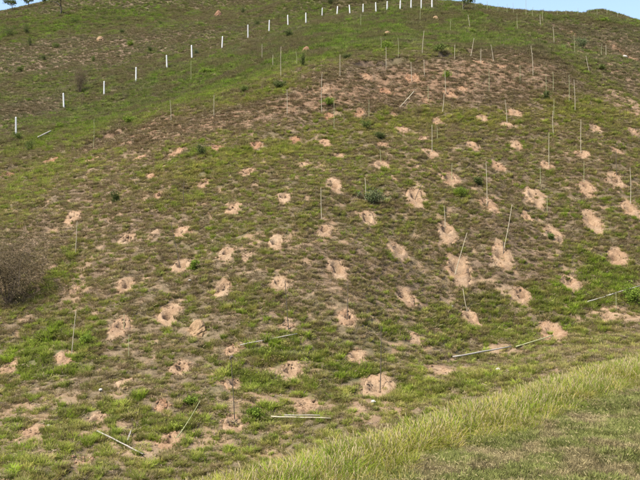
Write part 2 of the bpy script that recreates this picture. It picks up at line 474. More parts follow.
def plant_mat(name, translucent=0.35, fixed=None, var=0.25):
    m, t, b, out = new_mat(name)
    if fixed is None:
        c = attr(t, 'tint', 'INSTANCER').outputs['Color']
    else:
        geo = t.nodes.new('ShaderNodeNewGeometry')
        r = ramp(t, geo.outputs['Random Per Island'], [(0, tuple(v * (1 - var) for v in fixed)), (1, tuple(v * (1 + var) for v in fixed))])
        c = r.outputs[0]
    t.links.new(c, b.inputs['Base Color'])
    b.inputs['Roughness'].default_value = 0.7
    b.inputs['Specular IOR Level'].default_value = 0.06
    tr = t.nodes.new('ShaderNodeBsdfTranslucent'); t.links.new(c, tr.inputs[0])
    mx = t.nodes.new('ShaderNodeMixShader'); mx.inputs[0].default_value = translucent
    t.links.new(b.outputs[0], mx.inputs[1]); t.links.new(tr.outputs[0], mx.inputs[2])
    t.links.new(mx.outputs[0], out.inputs[0])
    return m

M_BLADE = plant_mat('grass_blade', 0.45)
M_STRAW = plant_mat('dry_straw', 0.2, (.30, .245, .125), 0.4)
M_TWIG = plant_mat('dry_twig', 0.0, (.165, .125, .092), 0.4)

def solid(name, c0, c1, scale=20, rough=0.8, stretch=None):
    m, t, b, _ = new_mat(name)
    co = t.nodes.new('ShaderNodeTexCoord').outputs['Object']
    if stretch:
        mp = t.nodes.new('ShaderNodeMapping'); mp.inputs['Scale'].default_value = stretch
        t.links.new(co, mp.inputs[0]); co = mp.outputs[0]
    n = noise_node(t, scale, 5, 0.65, co)
    r = ramp(t, n.outputs[0], [(0.3, c0), (0.7, c1)])
    t.links.new(r.outputs[0], b.inputs['Base Color'])
    b.inputs['Roughness'].default_value = rough
    bump(t, b, n.outputs[0], 0.3, 0.01)
    return m

M_POST = solid('whitewashed_concrete', (.40, .40, .38), (.60, .60, .575), 9, 0.75)
M_PALE = solid('weathered_pale_cane', (.27, .235, .16), (.43, .37, .26), 30, 0.6, (1, 1, .12))
M_DARK = solid('dark_bark_stick', (.05, .04, .032), (.12, .095, .07), 30, 0.8, (1, 1, .12))
M_GCANE = solid('greenish_cane', (.20, .22, .10), (.34, .33, .18), 30, 0.6, (1, 1, .12))
M_GREYW = solid('bleached_grey_wood', (.19, .17, .14), (.33, .30, .255), 24, 0.8, (1, 1, .12))
M_BARK = solid('tree_bark', (.035, .03, .025), (.09, .075, .06), 14, 0.9)
M_STONE = solid('pale_stone', (.30, .275, .24), (.46, .43, .38), 8, 0.9)
M_TERM = solid('termite_mound_earth', (.14, .075, .042), (.24, .14, .085), 6, 0.95)
M_SPOIL = solid('pale_spoil_earth', (.165, .105, .055), (.265, .178, .10), 9, 0.95)

# ------------------------------------------------------------------ mesh helpers
def mesh_np(name, V, F, mats, midx=None, smooth=False):
    V = np.asarray(V, np.float32); F = np.asarray(F, np.int32)
    me = bpy.data.meshes.new(name)
    k = F.shape[1]
    me.vertices.add(len(V)); me.vertices.foreach_set('co', V.ravel())
    me.loops.add(F.size); me.loops.foreach_set('vertex_index', F.ravel())
    me.polygons.add(len(F))
    me.polygons.foreach_set('loop_start', np.arange(0, F.size, k, dtype=np.int32))
    me.polygons.foreach_set('loop_total', np.full(len(F), k, np.int32))
    for m in (mats if isinstance(mats, (list, tuple)) else [mats]): me.materials.append(m)
    if midx is not None: me.polygons.foreach_set('material_index', np.asarray(midx, np.int32))
    me.polygons.foreach_set('use_smooth', np.full(len(F), smooth, bool))
    me.update(calc_edges=True)
    return me

def put_attr(me, name, vals):
    a = me.attributes.new(name, 'FLOAT', 'POINT')
    a.data.foreach_set('value', np.asarray(vals, np.float32))

def link(name, me, parent=None, loc=None):
    o = bpy.data.objects.new(name, me)
    COL.objects.link(o)
    if parent is not None: o.parent = parent
    if loc is not None: o.location = loc
    return o

def tag(o, label=None, cat=None, group=None, kind=None):
    if label: o['label'] = label
    if cat: o['category'] = cat
    if group: o['group'] = group
    if kind: o['kind'] = kind
    return o

def empty(name, loc):
    o = bpy.data.objects.new(name, None); COL.objects.link(o)
    o.location = loc; o.empty_display_size = 0.2
    return o

def tube(path, radii, sides=6):
    """closed tapered tube along a path: verts, quads (ends are closed by a collapsed ring)"""
    path = np.asarray(path, float); n = len(path)
    V = []; 
    for i in range(n):
        a = path[max(i - 1, 0)]; c = path[min(i + 1, n - 1)]
        d = c - a; d = d / (np.linalg.norm(d) + 1e-9)
        u = np.cross(d, (0.3, 0.9, 0.2)); 
        if np.linalg.norm(u) < 0.1: u = np.cross(d, (1, 0, 0))
        u /= np.linalg.norm(u); w = np.cross(d, u)
        for k in range(sides):
            th = 2 * math.pi * k / sides
            V.append(path[i] + radii[i] * (math.cos(th) * u + math.sin(th) * w))
    V.append(path[0]); V.append(path[-1])
    F = []
    for i in range(n - 1):
        for k in range(sides):
            k2 = (k + 1) % sides
            F.append((i * sides + k, i * sides + k2, (i + 1) * sides + k2, (i + 1) * sides + k))
    b, tp = n * sides, n * sides + 1
    for k in range(0, sides, 2):
        k1, k2 = (k + 1) % sides, (k + 2) % sides
        F.append((b, k2, k1, k))
        o = (n - 1) * sides
        F.append((tp, o + k, o + k1, o + k2))
    return np.array(V), np.array(F)

def join(parts):
    V = []; F = []; o = 0
    for v, f in parts:
        V.append(v); F.append(np.asarray(f) + o); o += len(v)
    return np.vstack(V), np.vstack(F)

# ------------------------------------------------------------------ ground
def grow(a, b, d): return np.arange(a, b, d)
rowsY = np.concatenate([grow(-14, 9, 0.5), grow(9, 22, 0.14), grow(22, 54, 0.12), grow(54, 80, 0.2), grow(80, 120, 0.4), grow(120, 240, 0.9), grow(240, 900, 30.0)])
NC = 560
u = np.linspace(-1, 1, NC)
halfw = np.clip(rowsY, 0, None) * 0.52 + 13
GX = u[None, :] * halfw[:, None]
GY = np.repeat(rowsY[:, None], NC, 1)
farrow = GY > 240
GX = np.where(farrow, u[None, :] * 900, GX)
x = GX.ravel(); y = GY.ravel()
z = H(np.clip(x, -200, 200), np.minimum(y, 240))
z = np.where(y > 240, np.minimum(z, CZ + 20) - (y - 240) * 0.05, z)
carve = pit_field(x, y, 0.4, 0.8)
z = z - 1.1 * carve
soil = tract_field(T_SOIL, x, y, 71)
green = tract_field(T_GREEN, x, y, 81)
dry = tract_field(T_DRY, x, y, 91)
s = bank_s(x, y)
hillm = sstep(8.5, 10, s)
speck = sstep(0.64, 0.76, fbm(x * 1.6, y * 1.6, 33, 3)) * sstep(70, 50, y) * 0.75
soil_f = np.clip(np.maximum(soil * sstep(0.35, 0.6, fbm(x * 1.7, y * 1.7, 35, 3) + soil * 0.42), speck) * hillm, 0, 1)
soil_f = np.maximum(soil_f, sstep(.42, .72, pit_field(x, y, 0.6, 1.5) + 0.9 * (fbm(x * 3.0, y * 3.0, 37, 3) - .5)) * 0.92 * hillm)
turf_f = np.clip(0.25 + 0.6 * green - 0.8 * dry + 0.8 * (fbm(x * 0.5, y * 0.5, 51, 3) - 0.5) + (1 - hillm) * 0.2, 0, 1)
red_f = np.clip(0.25 + 0.9 * dry * sstep(48, 58, y) + 0.5 * (fbm(x * 0.3, y * 0.3, 61, 2) - 0.5), 0, 1)
idx = np.arange(len(rowsY) * NC).reshape(len(rowsY), NC)
F = np.stack([idx[:-1, :-1], idx[:-1, 1:], idx[1:, 1:], idx[1:, :-1]], -1).reshape(-1, 4)
me = mesh_np('ground', np.stack([x, y, z], 1), F, M_GROUND, smooth=True)
put_attr(me, 'soil', soil_f); put_attr(me, 'turf', turf_f); put_attr(me, 'red', red_f)
tag(link('ground', me), kind='structure')

# ------------------------------------------------------------------ low growth (nobody could count it)
def blades(n, h, w, spread, lean, r, segs=2, hvar=0.4):
    """n curved tapering blades: verts and quads"""
    V = []; F = []
    for i in range(n):
        a = r.uniform(0, 2 * math.pi); rad = spread * math.sqrt(r.uniform(0, 1))
        bx, by = rad * math.cos(a), rad * math.sin(a)
        d = a + r.normal(0, 0.7); l = h * (1 - hvar * r.uniform(0, 1.0)); q = lean * r.uniform(0.35, 1.3)
        ww = w * r.uniform(0.7, 1.3); side = np.array((-math.sin(d + r.normal(0, .5)), math.cos(d), 0.0))
        side /= np.linalg.norm(side)
        p = np.array((bx, by, -0.03)); ang = q * 0.35
        base = len(V)
        for k in range(segs + 1):
            f = k / segs
            wk = ww * (1 - 0.8 * f ** 1.5)
            V += [p - side * wk * .5, p + side * wk * .5]
            p = p + (l + 0.03) / segs * np.array((math.cos(d) * math.sin(ang), math.sin(d) * math.sin(ang), math.cos(ang)))
            ang = min(ang + q * 0.9 / segs * 1.6, 1.75)
        for k in range(segs):
            F.append((base + 2 * k, base + 2 * k + 1, base + 2 * k + 3, base + 2 * k + 2))
    return np.array(V), np.array(F)

def leaves(n, R, hz, size, r, flat=0.5):
    V = []; F = []
    for i in range(n):
        v = r.normal(0, 1, 3); v /= np.linalg.norm(v); v *= R * r.uniform(0.35, 1) ** 0.5
        c = np.array((v[0], v[1], abs(v[2]) / R * hz))
        a = r.normal(0, 1, 3); a[2] *= flat; a /= np.linalg.norm(a)
        bb = np.cross(a, r.normal(0, 1, 3)); bb /= np.linalg.norm(bb) + 1e-9
        sz = size * r.uniform(0.6, 1.3)
        o = len(V)
        V += [c - a * sz, c + bb * sz * .42, c + a * sz, c - bb * sz * .42]
        F.append((o, o + 1, o + 2, o + 3))
    return np.array(V), np.array(F)

def lying(n, R, L, w, r):
    V = []; F = []
    for i in range(n):
        c = np.array((r.normal(0, R), r.normal(0, R), r.uniform(0.0, 0.07)))
        a = r.uniform(0, 2 * math.pi); e = r.normal(0, 0.35)
        d = np.array((math.cos(a), math.sin(a), e)) * L * r.uniform(.4, 1)
        sd = np.array((-math.sin(a), math.cos(a), r.normal(0, .6))) * w
        o = len(V)
        V += [c - d * .5 - sd, c - d * .5 + sd, c + d * .5 + sd, c + d * .5 - sd]
        F.append((o, o + 1, o + 2, o + 3))
    return np.array(V), np.array(F)

def proto_collection(name, parts):
    """parts: list of (list of (V, F, material))"""
    c = bpy.data.collections.new(name)
    for i, p in enumerate(parts):
        V, F = join([(v, f) for v, f, m in p])
        mats = []; mi = []
        for v, f, m in p:
            if m not in mats: mats.append(m)
            mi += [mats.index(m)] * len(f)
        c.objects.link(bpy.data.objects.new('%s_%02d' % (name, i), mesh_np('%s_%02d' % (name, i), V, F, mats, mi)))
    return c

def scatter(name, coll, pts, scale, kind_idx, tint, label, cat, lean=0.12):
    n = len(pts)
    me = bpy.data.meshes.new(name)
    me.vertices.add(n); me.vertices.foreach_set('co', np.asarray(pts, np.float32).ravel())
    put_attr(me, 'size', scale)
    a = me.attributes.new('kind_index', 'INT', 'POINT'); a.data.foreach_set('value', np.asarray(kind_idx, np.int32))
    r3 = np.stack([rng.normal(0, lean, n), rng.normal(0, lean, n), rng.uniform(0, 2 * math.pi, n)], 1)
    a = me.attributes.new('turn', 'FLOAT_VECTOR', 'POINT'); a.data.foreach_set('vector', r3.astype(np.float32).ravel())
    a = me.attributes.new('tint', 'FLOAT_COLOR', 'POINT')
    a.data.foreach_set('color', np.hstack([np.clip(tint, 0, 1), np.ones((n, 1))]).astype(np.float32).ravel())
    o = link(name, me)
    g = bpy.data.node_groups.new(name, 'GeometryNodeTree')
    g.interface.new_socket('Geometry', in_out='INPUT', socket_type='NodeSocketGeometry')
    g.interface.new_socket('Geometry', in_out='OUTPUT', socket_type='NodeSocketGeometry')
    N = g.nodes
    gi = N.new('NodeGroupInput'); go = N.new('NodeGroupOutput')
    ip = N.new('GeometryNodeInstanceOnPoints')
    ci = N.new('GeometryNodeCollectionInfo')
    ci.inputs['Collection'].default_value = coll
    ci.inputs['Separate Children'].default_value = True
    ci.inputs['Reset Children'].default_value = True
    def na(nm, ty):
        k = N.new('GeometryNodeInputNamedAttribute'); k.data_type = ty; k.inputs['Name'].default_value = nm
        return k.outputs['Attribute']
    L = g.links
    L.new(gi.outputs[0], ip.inputs['Points']); L.new(ci.outputs[0], ip.inputs['Instance'])
    ip.inputs['Pick Instance'].default_value = True
    L.new(na('kind_index', 'INT'), ip.inputs['Instance Index'])
    L.new(na('turn', 'FLOAT_VECTOR'), ip.inputs['Rotation'])
    L.new(na('size', 'FLOAT'), ip.inputs['Scale'])
    L.new(ip.outputs[0], go.inputs[0])
    md = o.modifiers.new('growth', 'NODES'); md.node_group = g
    tag(o, label, cat, kind='stuff')
    return o

r = np.random.default_rng(5)
tuft_parts = []
for i in range(4):      # 0-3 leafy grass clumps
    V, F = blades(60, 0.27, 0.025, 0.20, 1.15, r)
    V2, F2 = blades(5, 0.26, 0.012, 0.18, 1.1, r)
    tuft_parts.append([(V, F, M_BLADE), (V2, F2, M_STRAW)])
for i in range(3):      # 4-6 mixed dry grass
    V, F = blades(44, 0.22, 0.024, 0.20, 1.35, r)
    V2, F2 = blades(9, 0.22, 0.013, 0.18, 1.3, r)
    V3, F3 = lying(10, 0.13, 0.25, 0.006, r)
    tuft_parts.append([(V, F, M_BLADE), (V2, F2, M_STRAW), (V3, F3, M_TWIG)])
for i in range(3):      # 7-9 low leafy weeds
    V, F = leaves(80, 0.22, 0.20, 0.042, r)
    V2, F2 = lying(6, 0.1, 0.2, 0.004, r)
    tuft_parts.append([(V, F, M_BLADE), (V2, F2, M_TWIG)])
for i in range(3):      # 10-12 dead stalks and litter
    V, F = lying(22, 0.17, 0.28, 0.007, r)
    V2, F2 = blades(12, 0.24, 0.010, 0.15, 0.9, r)
    V3, F3 = lying(18, 0.16, 0.24, 0.007, r)
    tuft_parts.append([(V, F, M_STRAW), (V2, F2, M_TWIG), (V3, F3, M_TWIG)])
for i in range(3):      # 13-15 thin low mat of turf and litter
    V, F = blades(64, 0.13, 0.020, 0.34, 1.4, r)
    V2, F2 = lying(8, 0.2, 0.22, 0.006, r)
    V3, F3 = lying(12, 0.2, 0.22, 0.007, r)
    tuft_parts.append([(V, F, M_BLADE), (V2, F2, M_STRAW), (V3, F3, M_TWIG)])
for i in range(4):      # 16-19 rounded cushions of grass standing clear of the rest
    V, F = blades(95, 0.30, 0.022, 0.15, 1.15, r, 2, 0.55)
    V2, F2 = blades(6, 0.30, 0.012, 0.15, 1.0, r)
    tuft_parts.append([(V, F, M_BLADE), (V2, F2, M_STRAW)])
C_TUFT = proto_collection('hill_grass', tuft_parts)

def rand_in(y0, y1, dens, margin=4.0, k=0.40):
    area = k * (y1 ** 2 - y0 ** 2) + 2 * margin * (y1 - y0)
    n = int(area * dens)
    yy = []
    w0, w1 = 2 * (k * y0 + margin), 2 * (k * y1 + margin)
    cand = rng.uniform(y0, y1, n * 3)
    keep = rng.uniform(0, max(w0, w1), n * 3) < 2 * (k * cand + margin)
    yy = cand[keep][:n]
    xx = rng.uniform(-1, 1, len(yy)) * (k * yy + margin)
    return xx, yy

def hill_points():
    X = []; Y = []
    for (y0, y1, d) in [(13, 34, 66), (34, 52, 62), (52, 66, 50), (66, 82, 36), (82, 110, 24), (110, 175, 15)]:
        a, b_ = rand_in(y0, y1, d)
        X.append(a); Y.append(b_)
    x = np.concatenate(X); y = np.concatenate(Y)
    ok = bank_s(x, y) > 8.7
    x, y = x[ok], y[ok]
    green = tract_field(T_GREEN, x, y, 81); dry = tract_field(T_DRY, x, y, 91); soil = tract_field(T_SOIL, x, y, 71)
    cl = fbm(x * 1.5, y * 1.5, 101, 3)             # clumps about half a metre to a metre across
    cl2 = fbm(x * 2.6, y * 2.6, 103, 2)
    dens = sstep(0.28, 0.56, 0.5 * cl + 0.5 * cl2 + 0.16 * green - 0.02 * dry) * 0.32 + 0.68
    spk = sstep(0.64, 0.76, fbm(x * 1.6, y * 1.6, 33, 3)) * sstep(70, 50, y)
    dens = dens * (1 - 0.85 * np.maximum(soil * sstep(0.35, 0.6, fbm(x * 1.7, y * 1.7, 35, 3) + soil * 0.42), spk * .75))
    dens = dens * (1 - 0.985 * sstep(.2, .7, pit_field(x, y, 0.55, 1.15) + 0.8 * (fbm(x * 2.4, y * 2.4, 153, 2) - .5) + .3 * sstep(41, 37, y)))
    dens = dens * (1 - 0.9 * sstep(-.15, -.5, scarp(x, y) + 0 * x))
    k = rng.uniform(0, 1, len(x)) < dens
    x, y, green, dry, cl, cl2 = x[k], y[k], green[k], dry[k], cl[k], cl2[k]
    n = len(x)
    z = H(x, y) - 0.02
    # which kind of clump
    pg = np.clip(0.27 + 0.45 * green - 0.35 * dry + 1.2 * (cl - 0.5), 0.03, 0.9)
    pd = np.clip(0.13 + 0.40 * dry - 0.15 * green - 0.6 * (cl - 0.5), 0.04, 0.75)
    q = rng.uniform(0, 1, n)
    kind = np.where(q < pg * 0.75, rng.integers(0, 4, n), np.where(q < pg, rng.integers(7, 10, n), np.where(q > 1 - pd, rng.integers(10, 13, n), rng.integers(4, 7, n))))
    kind = np.where(rng.uniform(0, 1, n) < 0.24, rng.integers(13, 16, n), kind)
    cush = rng.uniform(0, 1, n) < (0.17 + 0.10 * green) * (1 - .6 * dry)
    kind = np.where(cush, rng.integers(16, 20, n), kind)
    # colour of the growth itself
    bright = np.array((.205, .270, .030)); olive = np.array((.255, .228, .062)); brown = np.array((.255, .190, .100)); deep = np.array((.100, .112, .034)); yellow = np.array((.275, .258, .055))
    hue = np.clip(0.22 - 0.07 * sstep(32, 38, y) * sstep(66, 58, y) + (0.70 - 0.22 * sstep(60, 80, y)) * green - 0.5 * dry + 1.5 * (cl2 - 0.5) + 0.7 * (fbm(x * .25, y * .25, 151, 2) - .5) + rng.normal(0, 0.22, n), 0, 1)[:, None]
    t = olive + (bright - olive) * sstep(0.35, 0.95, hue) + (brown - olive) * sstep(0.30, 0.0, hue)
    dband = (sstep(.3, .9, dry) * sstep(50, 56, y) * sstep(100, 85, y) * rng.uniform(.3, 1, n))[:, None]
    t = t + (np.array((.150, .098, .052)) - t) * dband
    yl = (tract_field(T_YEL, x, y, 85) * rng.uniform(0.3, 1, n))[:, None]
    t = t + (yellow - t) * yl
    dk = sstep(0.62, 0.8, rng.uniform(0, 1, n) + 0.25 * (fbm(x * 0.6, y * 0.6, 111, 2) - 0.5))[:, None] * 0.55
    t = t + (deep - t) * dk
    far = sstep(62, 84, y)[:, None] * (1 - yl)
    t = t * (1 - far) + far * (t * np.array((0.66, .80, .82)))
    t = t * rng.uniform(0.6, 1.4, (n, 1))
    sc = rng.uniform(0.5, 1.15, n) * (0.9 + 0.5 * sstep(40, 110, y)) * (0.85 + 0.4 * green)
    sc = np.where((kind >= 10) & (kind < 16), sc * 0.85, sc)
    isc = kind >= 16
    sc = np.where(isc, sc * rng.uniform(.8, 1.3, n) * (1 - .15 * dry), sc)
    pb = (sstep(.46, .66, fbm(x * .38, y * .30, 161, 3)) * sstep(60, 70, y) * .75)[:, None]
    t = t + (np.array((.150, .118, .062)) - t) * pb
    fresh = (rng.uniform(0, 1, n) ** 1.6 * (1 - .92 * sstep(.1, .8, dry)))[:, None] * (1 - .55 * far)
    t = np.where((isc & (dry < .55))[:, None], (t + (bright * (1 - .3 * far) - t) * .7 * fresh) * 1.12, t + (brown * (1 - .35 * far) - t) * .22)
    return np.stack([x, y, z], 1), sc, kind, t

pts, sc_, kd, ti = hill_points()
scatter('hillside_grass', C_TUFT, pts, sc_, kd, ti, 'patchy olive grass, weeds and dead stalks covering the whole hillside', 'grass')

# tall ungrazed grass along the edge of the near bank
tall_parts = []
for i in range(4):
    V, F = blades(48, 0.43, 0.013, 0.16, 1.4, r, 3, 0.65)
    V2, F2 = blades(5, 0.46, 0.010, 0.13, 1.2, r, 3)
    # seed heads: narrow spikes at the ends of a few stalks
    Vs = []; Fs = []
    for k in range(1):
        a = r.uniform(0, 6.28); p0 = np.array((0.05 * math.cos(a), 0.05 * math.sin(a), -0.02))
        tip = p0 + np.array((math.cos(a) * r.uniform(.05, .25), math.sin(a) * r.uniform(.05, .25), r.uniform(.34, .46)))
        v, f = tube([p0, p0 * .5 + tip * .5, p0 * .2 + tip * .8, p0 * .1 + tip * .9, tip], [.003, .003, .003, .009, .002], 4)
        Vs.append((v, f))
    V3, F3 = join(Vs)
    tall_parts.append([(V, F, M_BLADE), (V2, F2, M_STRAW), (V3, F3, M_STRAW)])
C_TALL = proto_collection('tall_grass', tall_parts)
a, b_ = rand_in(6, 40, 150, 5.0, 0.46)
s = bank_s(a, b_)
wob = (fbm(a * 0.7, b_ * 0.7, 131, 2) - 0.5) * 0.9
dn = sstep(6.2, 6.8, s + wob * .5) * (sstep(9.0, 8.2, s + wob) + .35 * sstep(12.5, 8.5, s + 2 * wob))
k = rng.uniform(0, 1, len(a)) < dn * (0.45 + 0.55 * sstep(.35, .55, fbm(a * 1.2, b_ * 1.2, 133, 3)))
a, b_, s = a[k], b_[k], s[k]
n = len(a)
g = fbm(a * 0.9, b_ * 0.9, 135, 3)[:, None]
ti = np.array((.235, .258, .034)) * (1 - sstep(.4, .65, g)) + np.array((.190, .255, .026)) * sstep(.4, .65, g)
yel = (rng.uniform(0, 1, n) < 0.24)[:, None]
ti = np.where(yel, np.array((.42, .345, .09)), ti) * rng.uniform(.55, 1.3, (n, 1))
scatter('tall_grass', C_TALL, np.stack([a, b_, H(a, b_) - 0.02], 1), rng.uniform(.35, 1.05, n) * (0.6 + 0.4 * sstep(6.3, 7.3, s)) * (1 - .35 * sstep(8.6, 10.5, s)), rng.integers(0, 4, n), ti,
        'tall yellow green grass with straw seed heads edging the near bank', 'grass', 0.16)

# short mown grass on the near bank
mown_parts = []
for i in range(3):
    V, F = blades(38, 0.085, 0.011, 0.09, 1.3, r)
    V2, F2 = blades(3, 0.07, 0.006, 0.08, 1.3, r)
    V3, F3 = lying(1, 0.05, 0.05, 0.003, r)
    mown_parts.append([(V, F, M_BLADE), (V2, F2, M_STRAW), (V3, F3, M_STRAW)])
for i in range(2):
    V, F = lying(3, 0.07, 0.045, 0.002, r)
    V2, F2 = blades(34, 0.075, 0.006, 0.07, 1.2, r)
    mown_parts.append([(V, F, M_STRAW), (V2, F2, M_BLADE)])
C_MOWN = proto_collection('mown_grass', mown_parts)
a, b_ = rand_in(8, 28, 420, 2.0, 0.44)
s = bank_s(a, b_)
k = (s < 6.75) & (s > -3)
a, b_, s = a[k], b_[k], s[k]
n = len(a)
g = fbm(a * 2.2, b_ * 2.2, 141, 3)
k = rng.uniform(0, 1, n) < 0.35 + 0.65 * sstep(.3, .55, fbm(a * 2.2, b_ * 2.2, 143, 2))
a, b_, s, g = a[k], b_[k], s[k], g[k]
n = len(a)
dry_m = sstep(0.46, 0.66, g + 0.10 * sstep(5.5, 3.0, s))
kd = np.where(rng.uniform(0, 1, n) < 0.10 + 0.4 * dry_m, rng.integers(3, 5, n), rng.integers(0, 3, n))
ti = np.array((.195, .205, .062)) * (1 - dry_m[:, None]) + np.array((.260, .210, .105)) * dry_m[:, None]
ti = ti * rng.uniform(.55, 1.4, (n, 1))
scatter('mown_grass', C_MOWN, np.stack([a, b_, H(a, b_)], 1), rng.uniform(.7, 1.3, n), kd, ti, 'short mown grass with dry clippings on the near bank', 'grass', 0.2)

# ------------------------------------------------------------------ planting pits
def make_pit(i):
    px, py, wpx, hole, redness, label = PITS[i]
    c = pit_g[i]; R = pit_r[i]
    rr = np.random.default_rng(1000 + i)
    nr, na_ = 20, 44
    th = np.arange(na_) / na_ * 2 * math.pi
    ph = rr.uniform(0, 6.28, 8); am = rr.uniform(0, 1, 8)
    rad = 1 + sum(0.20 / (k + 1) ** .8 * am[k] * np.cos((k + 2) * th + ph[k]) for k in range(6)) + rr.normal(0, 0.05, na_)
    rad *= 1 + 0.15 * np.clip(-np.sin(th), 0, 1)            # spoil slides downhill, towards the viewer
    fr = np.concatenate([[0.0], np.linspace(0.08, 1.0, nr)])
    hx, hy = rr.uniform(-.18, .10), rr.uniform(-.05, .22)      # the hole lies towards the uphill side
    hr = rr.uniform(.27, .36)
    hole = hole * 1.7 + (.12 if hole > 0 else 0)
    X = []; Y = []; K = []
    for f in fr[1:]:
        X.append(c[0] + R * 1.12 * f * rad * np.cos(th)); Y.append(c[1] + R * pit_el[i] * 1.12 * f * rad * np.sin(th)); K.append(np.full(na_, f))
    X = np.concatenate([[c[0]]] + X); Y = np.concatenate([[c[1]]] + Y); K = np.concatenate([[0]] + K)
    lx, ly = (X - c[0]) / R, (Y - c[1]) / R / pit_el[i]
    Z = H(X, Y)
    # a levelled scrape: cut in at the back, heaped at the front
    n1 = fbm(X * 3.1 + i * 7, Y * 3.1, 201, 3) - 0.5
    n2 = fbm(X * 9 + i * 3, Y * 9, 203, 2) - 0.5
    off = 0.02 + 0.07 * R * np.sin(K * math.pi) * (0.3 - 0.7 * ly) + 0.09 * n1 + 0.06 * n2
    dh = np.hypot((lx - hx) / 1.0, (ly - hy) / 0.9) / hr + 0.5 * n1 + 0.3 * n2
    off = off - hole * sstep(1.15, 0.7, dh)
    off = off - 0.10 * (1 if hole > 0 else .4) * sstep(1.9, 0.9, dh)
    off = off - 0.22 * sstep(0.62, 1.0, K + 0.35 * n1 + 0.3 * n2)
    V = np.stack([X - c[0], Y - c[1], Z + off - c[2]], 1)
    F = []
    for j in range(nr - 1):
        o = 1 + j * na_
        for k in range(na_):
            k2 = (k + 1) % na_
            F.append((o + k, o + k2, o + na_ + k2, o + na_ + k))
    tri = [(0, 1 + k, 1 + (k + 1) % na_, 1 + (k + 2) % na_) for k in range(0, na_, 2)]
    F = np.array(tri + F)
    root = empty('planting_pit', c)
    me = mesh_np('soil_apron', V, F, M_SOIL, smooth=True)
    put_attr(me, 'red', np.clip(redness + 0.5 * n1, 0, 1))
    worn = rr.uniform(-.1, .6) - (.3 if py > 345 else 0) + .55 * sstep(.55, 1.0, K)
    put_attr(me, 'worn', worn)
    link('soil_apron', me, root)
    # loose clods lying on and round the spoil
    parts = []
    for k in range(int(10 + 16 * R)):
        a = rr.uniform(0, 6.28); q = R * math.sqrt(rr.uniform(.15, 1.5))
        x_, y_ = c[0] + q * math.cos(a), c[1] + q * math.sin(a) - .1 * R
        sz = rr.uniform(.03, .085)
        v = np.array([(-1, -1, -1), (1, -1, -1), (1, 1, -1), (-1, 1, -1), (-1, -1, 1), (1, -1, 1), (1, 1, 1), (-1, 1, 1)], float) * .5
        v = (v + rr.normal(0, .16, v.shape)) * sz * np.array((1.3, 1, .8))
        v[4:, :2] *= .7
        zz = float(H(np.array([x_]), np.array([y_]))[0]) + .03
        v = v + np.array((x_, y_, zz)) - c
        f = np.array([(0, 3, 2, 1), (4, 5, 6, 7), (0, 1, 5, 4), (1, 2, 6, 5), (2, 3, 7, 6), (3, 0, 4, 7)])
        parts.append((v, f))
    V, F = join(parts)
    me = mesh_np('loose_clods', V, F, M_SOIL)
    put_attr(me, 'red', np.full(len(V), min(1, redness + .1)))
    put_attr(me, 'worn', np.full(len(V), .2))
    tag(link('loose_clods', me, root), kind='stuff')
    tag(root, label, 'planting pit', 'planting pits dug over the hillside')

for i in range(len(PITS)): make_pit(i)

